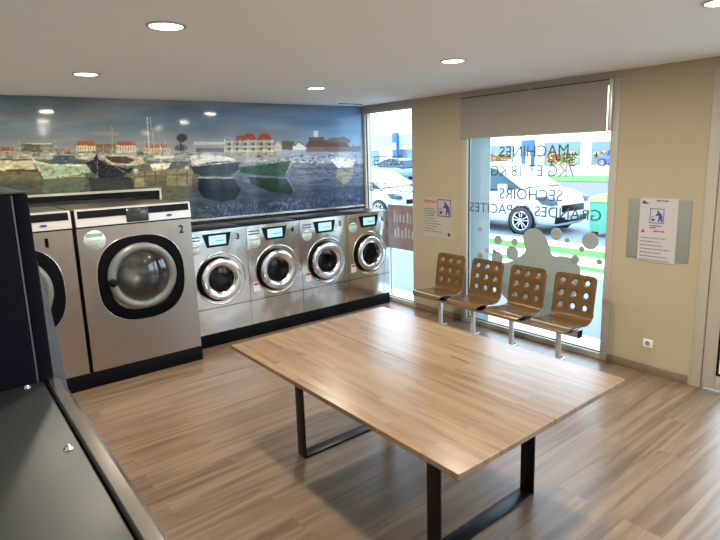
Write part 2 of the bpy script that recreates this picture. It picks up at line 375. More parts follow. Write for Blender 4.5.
def poly(pts, col, al=1., tex=0.):
    m = np.zeros((CH, CW), bool); n = len(pts)
    for i in range(n):
        x0_, y0_ = pts[i]; x1_, y1_ = pts[(i+1) % n]
        if y0_ == y1_: continue
        c_ = ((PYY >= min(y0_, y1_)) & (PYY < max(y0_, y1_)))
        xi = x0_+(PYY-y0_)*(x1_-x0_)/(y1_-y0_); m ^= c_ & (PXX < xi)
    a = m*al
    if tex: a = a*(1-tex*NZ)
    blend(a.astype(float), col)
def rect(x0_, y0_, x1_, y1_, col, al=1., tex=0.): poly([(x0_, y0_), (x1_, y0_), (x1_, y1_), (x0_, y1_)], col, al, tex)
def line(x0_, y0_, x1_, y1_, col, w=.5, al=1.):
    d = np.hypot(x1_-x0_, y1_-y0_); nx, ny = -(y1_-y0_)/d*w/2, (x1_-x0_)/d*w/2
    poly([(x0_+nx, y0_+ny), (x1_+nx, y1_+ny), (x1_-nx, y1_-ny), (x0_-nx, y0_-ny)], col, al)
def blob(cx, cy, rx, ry, col, al=1., soft=.5):
    d = np.hypot((PXX-cx)/rx, (PYY-cy)/ry); blend((1-sm(1-soft, 1, d))*al, col)
NZ = fbm(110, 50, 3, 3)
hor = 154+PXX*.016
t = np.clip((PYY-95)/(hor-95), 0, 1)[..., None]
top = np.array([93, 104, 126])/255.; mid = np.array([100, 122, 150])/255.; low = np.array([150, 146, 152])/255.
img = np.where(t < .5, top*(1-t*2)+mid*t*2, mid*(2-2*t)+low*(2*t-1))
rt = sm(200, 360, PXX)[..., None]; img = img*(1-rt)+(img*np.array([.96, 1.04, 1.10]))*rt
cl = sm(.48, .72, fbm(4, 9, 11)); blend(cl*.45, (146, 144, 150)); cl = sm(.5, .75, fbm(6, 14, 21)); blend(cl*.3*(1-sm(120, 150, PYY)), (104, 106, 120))
blob(105, 133.5, 24, 3.6, (176, 150, 146), .8, .9); blob(60, 140, 40, 4, (150, 146, 150), .5, .9); blob(22, 118, 60, 5, (112, 118, 134), .5, .9)
# water
wm = sm(-.5, .8, PYY-hor-4)
k = np.clip((PYY-hor)/50, 0, 1)[..., None]; wx = sm(110, 260, PXX)[..., None]
wat = (np.array([104, 104, 96])*(1-k)+np.array([70, 76, 66])*k)*(1-wx)+(np.array([112, 114, 130])*(1-k)+np.array([60, 74, 104])*k)*wx
img = img*(1-wm[..., None])+wat/255.*wm[..., None]
rp = sm(.45, .7, fbm(22, 60, 31)); blend(rp*wm*.35, (40, 46, 62)); rp = sm(.52, .75, fbm(16, 70, 41)); blend(rp*wm*.3, (126, 124, 138))
# the far shore: roofs, walls, boats in a row
r = np.random.RandomState(8)
for i in range(150):
    x = r.uniform(-5, 190); y = 150.5+x*.018+r.uniform(-5, 7); wdt = r.uniform(1.5, 9); hh = r.uniform(.6, 2.2)
    col = [(186, 172, 150), (120, 104, 90), (150, 140, 130), (74, 70, 68), (200, 196, 188), (146, 96, 76), (96, 92, 70)][r.randint(7)]
    rect(x, y, x+wdt, y+hh, col, .75)
def house(x0_, x1_, yr, ye, yb, roof, wall):
    poly([(x0_+1.5, yr), (x1_-1.5, yr), (x1_, ye), (x0_, ye)], roof); rect(x0_+.5, ye, x1_-.5, yb, wall)
    for q in np.arange(x0_+1.5, x1_-1.5, 2.6): rect(q, ye+1, q+.9, yb-1, (86, 78, 72), .8)
house(0, 14, 147.5, 151, 154, (150, 84, 62), (170, 158, 140)); house(76, 96, 141.5, 146, 151.5, (178, 92, 62), (206, 196, 176)); house(116, 136, 142, 145.5, 152.5, (164, 84, 66), (206, 196, 182))
house(143, 171, 144.5, 148, 153, (172, 104, 72), (186, 168, 142)); house(95, 116, 144, 148, 153, (116, 98, 84), (134, 124, 112)); house(20, 54, 144, 147, 152, (112, 106, 102), (150, 142, 134))
poly([(20, 152), (26, 144), (38, 143), (44, 152)], (84, 80, 76), .8); rect(26, 143, 52, 144.2, (196, 192, 186), .9)
blob(182, 138, 6.5, 5.2, (56, 58, 46), .95, .4); blob(181, 148, 8, 4.5, (66, 66, 50), .9, .5); rect(180, 141, 181.4, 150, (60, 54, 44))
rect(-5, 155, 190, 158.5, (172, 166, 154), .55, .9); rect(-5, 158, 90, 160, (200, 196, 184), .5, .8)
for i in range(60):
    x = r.uniform(-2, 360); hh = r.uniform(5, 16); yb_ = 153+x*.016; line(x, yb_-hh, x+.2, yb_, (184, 178, 172), .35, .55)
line(147, 117, 149.5, 154, (208, 204, 198), .9, .9); line(150, 117, 155.5, 156, (190, 188, 186), .6, .8); line(160.5, 146, 161.5, 168, (214, 206, 190), .8); line(112, 126, 112.6, 156, (170, 160, 150), .6)
# boats at left
poly([(-5, 160), (36, 160.5), (34, 164), (37, 170), (8, 171.5), (-5, 170)], (196, 186, 160)); rect(-5, 159, 37, 160.8, (108, 84, 66)); rect(6, 169.5, 38, 171.3, (96, 58, 42)); rect(0, 172, 40, 184, (120, 104, 82), .6, .5)
poly([(31, 156), (36, 161), (50, 164), (92, 164.5), (90, 172), (78, 175), (44, 178.5), (40, 172)], (148, 168, 152)); poly([(31, 156), (36, 161), (50, 164), (92, 164.5), (92, 166), (50, 166), (35, 162)], (198, 204, 180))
poly([(48, 162), (56, 155.5), (72, 155), (80, 160), (83, 164), (60, 164.5)], (64, 80, 104)); poly([(44, 179), (86, 175.5), (84, 190), (60, 196), (42, 192)], (92, 108, 96), .7)
poly([(85, 163), (93, 160), (97.5, 152), (99, 160), (110, 165), (128, 169), (134, 166), (131, 172), (122, 177), (100, 178.5), (92, 172)], (34, 36, 50)); poly([(98, 156), (112, 164.5), (134, 166), (145, 163), (141, 156.5), (124, 154.5), (104, 155)], (178, 168, 152)); poly([(104, 156.5), (124, 156), (136, 160), (128, 164), (112, 162.5)], (74, 62, 54)); poly([(88, 178), (130, 177), (136, 188), (92, 196)], (40, 44, 48), .8)
poly([(150, 164.5), (160, 163), (171, 163), (168, 168.5), (153, 171)], (216, 208, 192)); rect(154, 155, 174, 158.5, (206, 204, 200), .9)
poly([(133, 172), (170, 169), (188, 168), (197, 171), (197, 178), (134, 182)], (142, 124, 96), 1., .4); poly([(133, 176), (197, 173), (197, 188), (134, 189)], (92, 80, 58), .9, .5); rect(134, 178, 146, 187, (186, 168, 120), .7, .6); rect(166, 176, 192, 186, (176, 158, 116), .6, .7)
rect(133, 188, 190, 205, (96, 84, 58), .7, .6); rect(0, 180, 133, 196, (56, 60, 54), .45, .8); blob(136, 171, 3, 3, (206, 196, 168)); blob(187, 168, 3, 2.6, (190, 182, 160))
for q in range(5): line(36, 163+q*2.6, 92, 166+q*2.2, (118, 138, 122), .35, .6)
for q in range(4): line(92, 166+q*2.6, 130, 170+q*1.9, (58, 60, 76), .35, .7)
line(98, 152, 97, 178, (150, 150, 150), .5, .7); line(31, 156, 44, 178, (214, 214, 196), .7, .9); line(112, 164.5, 134, 178, (170, 164, 150), .4, .7); line(44, 178.6, 86, 175.6, (196, 176, 120), .7, .8)
for q in range(6): rect(134+q*10.5, 172-q*.6, 135+q*10.5, 186-q*.3, (70, 60, 44), .7)
# blue fishing boat, green boat and their reflections
poly([(190, 156), (205, 153), (232, 158), (239, 162), (232, 164.5), (192, 167)], (206, 202, 196)); rect(192, 145, 230, 155, (150, 146, 140), .7, .8); rect(194, 142, 226, 144.5, (188, 180, 168), .9); rect(196, 148, 224, 152, (66, 68, 74), .7, .4)
poly([(190, 166), (214, 161.5), (240, 161), (238, 170), (230, 176), (202, 176), (194, 173)], (46, 58, 72)); line(192, 166, 240, 161.4, (196, 190, 180), .8); line(198, 177.5, 233, 178, (170, 158, 126), 1.2)
poly([(198, 178.5), (234, 178.5), (241, 190), (236, 199), (222, 202), (204, 198), (198, 190)], (30, 38, 54)); rect(241, 162, 255, 168, (170, 164, 160), .8, .8); blob(247, 162, 5, 4, (152, 148, 150), .8, .6)
poly([(240, 167), (262, 164), (292, 160.5), (287, 170), (284, 177), (252, 175), (240, 172)], (44, 74, 62)); line(240, 167, 292, 160.6, (90, 108, 96), .8)
poly([(248, 177), (286, 178.5), (294, 188), (292, 194), (270, 192), (252, 184)], (34, 58, 48)); line(292, 161, 287, 172, (190, 184, 172), .5); line(287, 178, 295, 192, (140, 150, 150), .6)
# waterfront building and houses on the right
rect(225, 141, 274, 156, (150, 136, 120), .9, .5); poly([(242, 140), (246, 134), (252, 133), (258, 140)], (164, 70, 52)); poly([(256, 140), (261, 134), (268, 134), (274, 140)], (168, 74, 56)); rect(236, 136, 244, 141, (150, 78, 60))
for x in (225, 232, 240, 248, 256, 264, 272): line(x, 139, x, 155, (198, 184, 158), .8)
for y in (141.5, 146.5, 151): line(225, y, 274, y-.2, (204, 190, 162), .9)
for x in (228, 236, 244, 252, 260, 268): rect(x, 143, x+2.5, 145.5, (66, 60, 60), .8); rect(x, 148, x+2.5, 150.5, (62, 58, 60), .7)
poly([(274, 147), (278, 141), (282, 147)], (196, 184, 164)); rect(274, 147, 282, 151, (180, 170, 156)); rect(282, 141, 294, 150, (92, 80, 76), .9)
poly([(293, 146), (299, 141), (306, 146), (306, 150), (293, 150)], (206, 202, 196)); poly([(293, 146), (299, 141), (306, 146), (304, 146), (299, 142.5), (295, 146)], (120, 88, 72))
poly([(304, 147), (310, 140), (345, 140), (350, 147)], (104, 72, 66)); rect(306, 146.5, 352, 152, (112, 86, 78), .95, .3); poly([(324, 142), (330, 138), (344, 136.5), (351, 140), (350, 143)], (96, 96, 92)); rect(313.5, 131, 318, 140, (190, 188, 182)); rect(309, 137, 324, 141, (92, 88, 80)); rect(352, 146, 361, 152, (90, 96, 104), .8)
for i in range(70):
    x = r.uniform(255, 360); y = 154+r.uniform(0, 8); rect(x, y, x+r.uniform(1, 4), y+r.uniform(.7, 2.), [(206, 202, 200), (86, 80, 84), (150, 120, 104), (60, 62, 72)][r.randint(4)], .75)
poly([(331, 160), (336, 157), (344, 157), (355, 161), (353, 167), (338, 168)], (216, 210, 200)); rect(338, 152.5, 350, 158, (170, 168, 166), .9); poly([(337, 169), (354, 168.5), (352, 178), (344, 185), (336, 178)], (168, 150, 96), .7, .4)
for i in range(46):
    x = r.uniform(292, 362); y = 165+r.uniform(0, 14); rect(x, y, x+r.uniform(1, 6), y+r.uniform(.5, 1.6), [(150, 126, 122), (50, 52, 70), (124, 124, 150)][r.randint(3)], .55)
# pale reed-like strokes along the bottom
for i in range(340):
    x = r.uniform(186, 361); y = 219-(x-190)*.085-r.uniform(1, 13)*(1 if x < 330 else 1.2); a = r.uniform(-.9, .9)
    line(x, y, x+a*2, y+r.uniform(1.2, 4.5), (150, 170, 204), .38, .5)
fine = fbm(150, 60, 77, 3); low_ = sm(hor-9, hor-2, PYY)
streak = fbm(60, 110, 91, 3)
img = img*(1+low_[..., None]*((fine-.5)*.20+(streak-.5)*.34)[..., None])
dk = sm(.60, .70, fbm(90, 45, 55, 3))*low_*(1-sm(172, 178, PYY)); blend(dk*.28, (48, 46, 46)); lt = sm(.60, .70, fbm(100, 60, 66, 3))*sm(149, 152, PYY)*(1-sm(163, 168, PYY)); blend(lt*.25, (200, 196, 188))
img = img*(1-(sm(176, 192, PYY)*sm(186, 200, PXX)*.22))[..., None]*(1+(1-low_)[..., None]*((fbm(7, 16, 12, 5)-.5)*.30)[..., None])
# tone of the print: lower saturation, warmer towards the left
gy = img.mean(-1, keepdims=True); img = gy+(img-gy)*.86
wl = (1-sm(90, 230, PXX))[..., None]; img = img*(1+wl*np.array([.07, .035, -.07]))
LIN = np.where(img <= .04045, img/12.92, ((np.clip(img, 0, 1)+.055)/1.055)**2.4)
def mural_mesh():
    step = .0068; xs = np.arange(XM0+.5, 4.536, step); xs[-1] = 4.534
    zs = np.linspace(ZL, CEIL-.002, 186)
    iz = int(np.argmin(abs(zs-ZH))); zs[iz] = ZH; ix = int(np.argmin(abs(xs-XS))); xs[ix] = XS
    nx, nz = len(xs), len(zs); X, Z = np.meshgrid(xs, zs); Y = 5.65+.0735*(4.54-X)-.0005
    V = np.stack([X, Y, Z], -1).reshape(-1, 3)
    q = []
    for j in range(nz-1):
        i0 = ix if j < iz else 0
        i = np.arange(i0, nx-1); a = j*nx+i; q.append(np.stack([a, a+1, a+nx+1, a+nx], -1))
    F_ = np.concatenate(q)
    used = np.zeros(len(V), bool); used[F_.ravel()] = True; mp = np.cumsum(used)-1; V = V[used]; F_ = mp[F_]
    me = bpy.data.meshes.new('printed_panel'); me.from_pydata(V.tolist(), [], F_.tolist())
    D = V-np.array([0, 0, CAMZ]); d = D@np.array(FF); u = CX+FPX*(D@np.array(RR))/d; v = CY-FPX*(D@np.array(UU))/d
    ii = np.clip(((u-OX)*S_).round().astype(int), 0, CW-1); jj = np.clip(((v-OY)*S_).round().astype(int), 0, CH-1)
    col = np.concatenate([LIN[jj, ii]*MURAL*np.array([.98, 1.10, 1.13]), np.ones((len(V), 1))], 1)
    ca = me.color_attributes.new('print', 'FLOAT_COLOR', 'POINT'); ca.data.foreach_set('color', col.astype(np.float32).ravel())
    return me
MURAL = 1.3
mm = bpy.data.materials.new('glossy photo print'); n, l_, b_ = nodes(mm); at = n.new('ShaderNodeAttribute'); at.attribute_name = 'print'; l_.new(at.outputs['Color'], b_.inputs['Base Color']); b_.inputs['Roughness'].default_value = .07; b_.inputs['Specular IOR Level'].default_value = .16
mu = empty('harbour_mural', (0, 0, 0)); tag(mu, 'wall-wide glossy photo mural of a harbour with boats above the washing machines', 'mural')
me = mural_mesh(); me.materials.append(mm); po = bpy.data.objects.new('printed_panel', me); C.objects.link(po); po.parent = mu
m = MB()
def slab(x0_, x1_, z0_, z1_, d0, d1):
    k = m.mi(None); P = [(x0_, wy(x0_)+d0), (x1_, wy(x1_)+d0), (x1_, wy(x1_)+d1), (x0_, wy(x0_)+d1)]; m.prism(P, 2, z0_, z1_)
slab(XL+.01, XS, ZH, CEIL-.002, 0.0, .05); slab(XS, 4.535, ZL, CEIL-.002, 0.0, .05); slab(XL+.01, XS, ZH-.07, ZH, .02, .05); slab(XS, 4.47, 1.197, ZL, .02, .05); m.build('backing_board_and_shade', M['dark'], mu)  # black strips below the panel edge stand in for shade in the gap
m = MB(); slab(XL+.3, XS, ZH-.012, ZH+.012, -.008, .05); slab(XS, 4.535, ZL-.014, ZL+.012, -.008, .05)
slab(XS-.014, XS+.006, ZL, ZH+.012, -.008, .05); m.build('edge_trim', M['trimst'], mu)

# ------------------------------------------------------------------ washing machines
def holed_body(w, d, z0, z1, cx, cz, r, m_, n=64):
    m = MB(); k = m.mi(m_); h = w/2; angs = sorted([2*PI*i/n for i in range(n)]+[math.atan2(zz-cz, xx_-cx) % (2*PI) for xx_ in (-h, h) for zz in (z0, z1)])
    inn, out = [], []
    for a in angs:
        c_, s_ = math.cos(a), math.sin(a); t_ = min([(h-cx)/c_ if c_ > 1e-9 else 9e9, (-h-cx)/c_ if c_ < -1e-9 else 9e9, (z1-cz)/s_ if s_ > 1e-9 else 9e9, (z0-cz)/s_ if s_ < -1e-9 else 9e9])
        inn.append(m.bm.verts.new((cx+r*c_, 0, cz+r*s_))); out.append(m.bm.verts.new((cx+t_*c_, 0, cz+t_*s_)))
    N = len(angs)
    for i in range(N): m.bm.faces.new((inn[i], inn[(i+1) % N], out[(i+1) % N], out[i]))
    bk = [m.bm.verts.new((v.co.x, d, v.co.z)) for v in out]
    for i in range(N): m.bm.faces.new((out[i], out[(i+1) % N], bk[(i+1) % N], bk[i]))
    m.bm.faces.new(bk)
    return m
def number(parent, s, x, z, h, y=-.003):
    w_ = h*(.34 if s == '1' else .58)
    place_text('number', s, (x-w_/2, y, z-h/2), (1, 0, 0), (0, 0, 1), w_, h, M['gap'], parent, bold=.02)
def make_large():
    r = empty('washing_machine')
    holed_body(.945, .9, .137, 1.50, 0, .903, .217, M['steel']).build('body', M['steel'], r)
    fa = MB().prism([(-.018, 1.37), (-.012, 1.505), (.03, 1.512), (.03, 1.366), (-.004, 1.366)], 0, -.4725, .4725).build('control_fascia', M['silver'], r)
    MB().prism([(-.0195, 1.437), (-.016, 1.497), (-.012, 1.497), (-.012, 1.437)], 0, -.455, .455).build('black_strip', M['dark'], fa)
    MB().box((-.085, -.028, 1.376), (.098, -.010, 1.493), .004).build('display', M['scroff'], fa)
    m = MB(); m.lathe([(0, 0), (.028, 0), (.028, .002)], (.275, -.0185, 1.405), (0, -1, 0), 24, sx=1, sz=.36); m.build('logo', M['blue'], fa)
    MB().box((-.4725, -.002, 1.356), (.4725, .01, 1.366)).build('fascia_shadow_line', M['gap'], fa)  # black strip in place of the shadow line below the fascia
    d = MB().lathe([(.364, 0), (.364, .012), (.354, .018), (.30, .020), (.275, .020)], (.004, -.0, .885), (0, -1, 0), 72, power=2.55, sz=1.015).build('door_surround', M['gap'], r)
    MB().lathe([(.370, 0), (.370, .008), (.363, .012), (.363, 0)], (.004, -.0, .885), (0, -1, 0), 72, power=2.55, sz=1.015).build('chrome_edge', M['chrome'], d)
    MB().lathe([(.288, .02), (.284, .05), (.265, .062), (.24, .06), (.222, .045), (.218, .02)], (0, 0, .903), (0, -1, 0), 64).build('door_ring', M['ring'], r)
    g = MB().lathe([(.222, .042), (.20, .056), (.15, .078), (.07, .093), (0, .097)], (0, 0, .903), (0, -1, 0), 48).build('door_glass', glass_mat('machine glass', (.62, .64, .66), 1., .02, 1.7), r)
    m = MB().lathe([(.216, .022), (.205, -.02), (.24, -.06), (.24, -.42), (0, -.42)], (0, 0, .903), (0, -1, 0), 40); m.build('drum', M['steeldrum'], r)
    MB().lathe([(.034, .03), (.034, .085), (.028, .092), (0, .092)], (-.257, 0, .885), (0, -1, 0), 24).build('door_handle', M['dark'], r)
    return r
M['steeldrum'] = mat('dim drum steel', (.34, .33, .31), .35, .9, bump=.6, bscale=45)
def round_sticker(parent, x, z, rad, m1=None):
    s = MB().lathe([(0, .0015), (rad, .0015), (rad, 0)], (x, 0, z), (0, -1, 0), 32).build('round_sticker', M['stick'], parent)
    MB().box((x-rad*.75, -.0025, z+rad*.35), (x+rad*.75, -.0016, z+rad*.72)).build('sticker_band', M['teal'], s)
    mb = MB()
    for i in range(3): mb.box((x-rad*.6, -.0024, z-rad*(.05+.2*i)), (x+rad*(.5-.15*i), -.0016, z-rad*(-.02+.2*i)))
    mb.build('sticker_print', M['teal'], s)
YLf, YSf = 4.855, 5.12
L0 = make_large(); L1 = copy_tree(L0)
L0.location = (1.3775, YLf, 0); tag(L0, 'large stainless front-load washing machine numbered 2 with round sticker', 'washing machine', 'large washing machines'); number(L0, '2', .378, 1.268, .072)
round_sticker(L0, -.345, 1.248, .085)
L1.location = (.4025, YLf, 0); tag(L1, 'large stainless front-load washing machine numbered 1, half hidden by the dark cabinet', 'washing machine', 'large washing machines'); number(L1, '1', .285, 1.27, .072)

def make_small():
    r = empty('washing_machine')
    holed_body(.647, .5, .137, 1.19, .006, .69, .131, M['steel2']).build('body', M['steel2'], r)
    MB().box((-.3225, .012, 1.186), (.3225, .499, 1.194), .003).build('top_cover', M['dark'], r)
    MB().box((-.3235, -.002, .395), (.3235, .003, .400)).build('panel_seam', M['gap'], r)
    # embossed dish around the door
    MB().lathe([(.272, 0), (.268, .003), (.262, .005), (.256, .003), (.25, 0)], (.015, 0, .69), (0, -1, 0), 56).build('embossed_rim', M['steel2'], r)
    d = MB().lathe([(.226, 0), (.226, .022), (.216, .032), (.13, .032)], (-.008, 0, .69), (0, -1, 0), 56).build('door_gasket', M['gap'], r)
    MB().lathe([(.214, .028), (.212, .046), (.200, .058), (.160, .052), (.134, .040), (.130, .028)], (.006, 0, .69), (0, -1, 0), 56).build('door_ring', M['chrome'], r)
    MB().lathe([(.133, .036), (.12, .040), (.06, .046), (0, .047)], (.006, 0, .69), (0, -1, 0), 40).build('door_glass', glass_mat('small machine glass', (.40, .42, .42), .8, .02), r)
    MB().lathe([(.132, .030), (.118, -.08), (.118, -.2), (0, -.2)], (.006, 0, .69), (0, -1, 0), 40).build('drum', M['steeldrum2'], r)
    MB().tube([(-.178, -.06, .70), (-.19, -.075, .665), (-.18, -.078, .62), (-.155, -.07, .575)], [.010, .016, .018, .012], 12).build('door_handle', M['chrome'], r)
    bz = MB().prism([(-.145, 1.155), (.15, 1.155), (.115, 1.02), (-.105, 1.02)], 1, -.012, .0).build('display_bezel', M['dark'], r)
    MB().box((-.088, -.0135, 1.043), (.092, -.012, 1.135)).build('lit_screen', M['scr'], bz)
    mb = MB(); mb.box((-.02, -.0142, 1.078), (.07, -.0136, 1.084)); mb.build('screen_print', M['blue'], bz)
    mb = MB(); mb.box((-.305, -.001, 1.125), (-.175, .0, 1.137)); mb.box((-.305, -.001, 1.095), (-.175, .0, 1.107)); mb.build('instruction_print', M['ink'], r)
    return r
M['steeldrum2'] = mat('dark drum steel', (.02, .02, .02), .35, .8, bump=.5, bscale=60)
S0 = make_small(); smalls = [S0]+[copy_tree(S0) for _ in range(3)]
labs = ['small stainless washing machine numbered 3, next to the large machines', 'small stainless washing machine numbered 4, second in the row of small ones', 'small stainless washing machine numbered 5, between machines 4 and 6', 'small stainless washing machine numbered 6, beside the corner window']
for i, s in enumerate(smalls):
    s.location = (1.874+.3255+i*.6515, YSf, 0); tag(s, labs[i], 'washing machine', 'small washing machines'); number(s, str(3+i), .225, 1.10, .06)
    round_sticker(s, -.235, 1.01 if i < 3 else 1.03, .062 if i else .05)
    if i:
        q = MB().box((-.285, -.002, .485), (-.21, 0, .585)).build('warning_sticker', M['stick'], s); MB().box((-.28, -.003, .555), (-.215, -.0021, .578)).build('sticker_band', M['red'], q)
o = MB().box((-.08, YLf-.002, 0), (1.856, YLf+.8, .133), .004).build('machine_plinth', M['plinth']); tag(o, 'black plinth under the two large washing machines', 'plinth')
o = MB().box((1.868, YSf-.002, 0), (4.478, YSf+.48, .133), .004).build('machine_plinth', M['plinth']); tag(o, 'long black plinth under the four small washing machines', 'plinth')

# ------------------------------------------------------------------ dark machines at the left
r = empty('cabinet_machine', (-.70, 1.965, 0)); tag(r, 'tall dark navy machine cabinet standing at the left edge', 'machine cabinet')
MB().box((0, 0, 0), (.90, .95, 1.787), .006).build('body', M['navy'], r)
MB().box((.905, 0, 0.02), (.945, .95, 1.787), .005).build('front_panel', M['navy'], r)
MB().box((.900, .0015, .02), (.9045, .94, 1.783)).build('panel_gap', M['doorst'], r, label='thin bright seam behind the front panel')
MB().box((0.002, .003, 1.787), (.943, .947, 1.793), .002).build('top_cover', M['lid'], r, label='grey steel top cover')
MB().prism([(.946, 1.575), (.962, 1.45), (.974, 1.30), (.984, 1.12), (.99, .6), (.946, .55)], 1, .002, .9).build('door', M['doorst'], r, label='stainless door bulging from the front')
r = empty('cabinet_machine', (-.70, .90, 0)); tag(r, 'low machine with grey metal lid and stainless front edge in the bottom left corner', 'machine cabinet')
MB().box((0, 0, 0), (.925, 1.055, 1.17), .004).build('body', M['navy'], r)
MB().box((0, 0, 1.171), (.915, 1.052, 1.186), .003).build('lid', M['lid'], r)
MB().prism([(.921, .03), (.921, 1.18), (.927, 1.19), (.955, 1.19), (.968, 1.175), (.968, .03)], 1, -.0, 1.052).build('front_panel', M['edgest'], r)
for x, y in ((.889, .525), (.866, 1.040-.01), (.45, .525), (.45, 1.03)):
    m = MB().lathe([(.0, .010), (.004, .0095), (.0075, .006), (.0085, .002), (.012, .001), (.012, 0)], (x, y, 1.186), (0, 0, 1), 16); m.build('screw', M['chrome'], r)

# ------------------------------------------------------------------ table
t = empty('folding_table', (1.334, 1.175, 0)); t.name = 'laundry_table'; tag(t, 'large light butcher-block table on black steel frames in the middle of the room', 'table')
def top_board(x0_, x1_, rc):
    m = MB(); pts = []
    Y0_, Y1_ = 0, 1.845
    cor = [(x0_, Y0_), (x1_, Y0_), (x1_, Y1_), (x0_, Y1_)]
    for i, (cx_, cy_) in enumerate(cor):
        rr = rc if ((i in (1, 2)) and x1_ > 1) else .006
        ox = cx_+(rr if cx_ == x0_ else -rr); oy = cy_+(rr if cy_ == Y0_ else -rr); a0 = [PI, 1.5*PI, 0, .5*PI][i]
        for q in range(7): pts.append((ox+rr*math.cos(a0+q*PI/12), oy+rr*math.sin(a0+q*PI/12)))
    m.prism(pts, 2, .726, .75)
    o = m.build('tabletop_board', M['table'], t)
    bv = o.modifiers.new('b', 'BEVEL'); bv.width = .002; bv.segments = 2; bv.limit_method = 'ANGLE'
    return o
top_board(0, .6085, .03); top_board(.6105, 1.234, .024)
MB().prism([(.838, .800), (.843, .796), (.835, .654), (.831, .660)], 2, .7498, .7506).build('crack', M['dark'], t, label='short dark crack in the wood')
for yc in (.425, 1.585):
    m = MB(); a, b_ = .306, 1.056; wd = .042
    m.box((a, yc-wd, 0), (a+.012, yc+wd, .725), .001); m.box((b_-.012, yc-wd, 0), (b_, yc+wd, .725), .001)
    m.box((a+.012, yc-wd, 0), (b_-.012, yc+wd, .012), .001); m.box((a+.012, yc-wd, .713), (b_-.012, yc+wd, .725), .001)
    m.build('leg_frame', M['blackm'], t)

# ------------------------------------------------------------------ row of four seats on a beam
def shell_mesh():
    bm = bmesh.new(); HW = .200
    # profile: s -> (x, z); x towards the room is negative. s=0 at the top of the back
    P = [(.335, .375), (.325, .33), (.305, .22), (.288, .10), (.282, .045), (.268, .008), (.235, -.012), (.18, -.016), (.08, -.006), (-.01, .006), (-.055, .004), (-.085, -.012), (-.098, -.035)]
    L = [0]
    for a, b in zip(P, P[1:]): L.append(L[-1]+math.hypot(a[0]-b[0], a[1]-b[1]))
    T = L[-1]
    def cr(s):
        s = max(0, min(T, s)); i = max(j for j in range(len(L)-1) if L[j] <= s+1e-9); t_ = (s-L[i])/(L[i+1]-L[i])
        g = lambda k: Vector(P[max(0, min(len(P)-1, k))]); p0, p1, p2, p3 = g(i-1), g(i), g(i+1), g(i+2)
        return .5*((2*p1)+(-p0+p2)*t_+(2*p0-5*p1+4*p2-p3)*t_*t_+(-p0+3*p1-3*p2+p3)*t_**3)
    def hw(s):
        r_ = .05
        if s < r_: return HW-.004-r_+math.sqrt(max(0, r_*r_-(r_-s)**2))
        if s > T-.06: q = T-s; return HW-.06+math.sqrt(max(0, .0036-(.06-q)**2))
        if .33 < s < .47: return HW-.010*math.sin(PI*(s-.33)/.14)
        return HW-.004 if s < .33 else HW
    cache = {}
    def V(u, s):           # u: metres from the axis of the seat at full width
        key = (round(u, 5), round(s, 5))
        if key not in cache:
            h = hw(s); uu = u if abs(u) <= .16 else math.copysign(.16+(abs(u)-.16)*(h-.16)/(HW-.16), u)
            if h < .16: uu = u*h/HW
            p = cr(s); back = 1 if s < .36 else 0
            cv = .10*uu*uu*(6 if back else 3.0)*.25
            x_ = p[0]-(cv if back else 0); z_ = p[1]+(0 if back else cv*.8)
            cache[key] = bm.verts.new((x_, uu, z_))
        return cache[key]
    pu, ps, s0 = .115, .105, .068-.0525; hr = .0235; nseg = 6
    u0 = -1.5*pu; rows = []
    def quad(*v):
        v = [q for i, q in enumerate(v) if q is not v[i-1]]
        if len(v) >= 3:
            try: bm.faces.new(v)
            except ValueError: pass
    us_in = [u0+pu*(i/nseg) for i in range(3*nseg+1)]
    ss_in = [s0+ps*(i/nseg) for i in range(3*nseg+1)]
    us = [-HW, -.186]+us_in+[.186, HW]
    # hole cells
    for ci in range(3):
        for cj in range(3):
            cu, cs = u0+pu*(ci+.5), s0+ps*(cj+.5); sq = []
            for k in range(nseg): sq.append((-pu/2+pu*k/nseg, -ps/2))
            for k in range(nseg): sq.append((pu/2, -ps/2+ps*k/nseg))
            for k in range(nseg): sq.append((pu/2-pu*k/nseg, ps/2))
            for k in range(nseg): sq.append((-pu/2, ps/2-ps*k/nseg))
            outer = [V(cu+a, cs+b) for a, b in sq]; inner = []
            for a, b in sq: an = math.atan2(b, a); inner.append(V(cu+hr*math.cos(an), cs+hr*math.sin(an)))
            mid = []
            for k_, (a, b) in enumerate(sq): an = math.atan2(b, a); mid.append(V(cu+(a+hr*1.25*math.cos(an))/2, cs+(b+hr*1.25*math.sin(an))/2))
            n_ = len(sq)
            for k in range(n_): j = (k+1) % n_; quad(outer[k], outer[j], mid[j], mid[k]); quad(mid[k], mid[j], inner[j], inner[k])
    for side in ((-HW, -.186, u0), (-u0, .186, HW)):
        for a, b in zip(side, side[1:]):
            for s_, t_ in zip(ss_in, ss_in[1:]): quad(V(a, s_), V(b, s_), V(b, t_), V(a, t_))
    # rows above and below the holes
    top = [0, .002, .006]+[ss_in[0]]
    bot = [ss_in[-1]]+[ss_in[-1]+(T-.06-ss_in[-1])*i/26 for i in range(1, 27)]+[T-.04, T-.022, T-.010, T-.003, T]
    for S_l in (top, bot):
        for s_, t_ in zip(S_l, S_l[1:]):
            for a, b in zip(us, us[1:]): quad(V(a, s_), V(b, s_), V(b, t_), V(a, t_))
    bmesh.ops.remove_doubles(bm, verts=bm.verts[:], dist=.0003)
    bmesh.ops.recalc_face_normals(bm, faces=bm.faces[:])
    for f_ in bm.faces: f_.smooth = True
    me = bpy.data.meshes.new('seat_shell'); bm.to_mesh(me); bm.free(); me.materials.append(M['ply']); return me
bench = empty('beam_seating', (4.0, 3.2, 0)); tag(bench, 'row of four brown perforated plywood seats on one beam before the window', 'bench')
sme = shell_mesh()
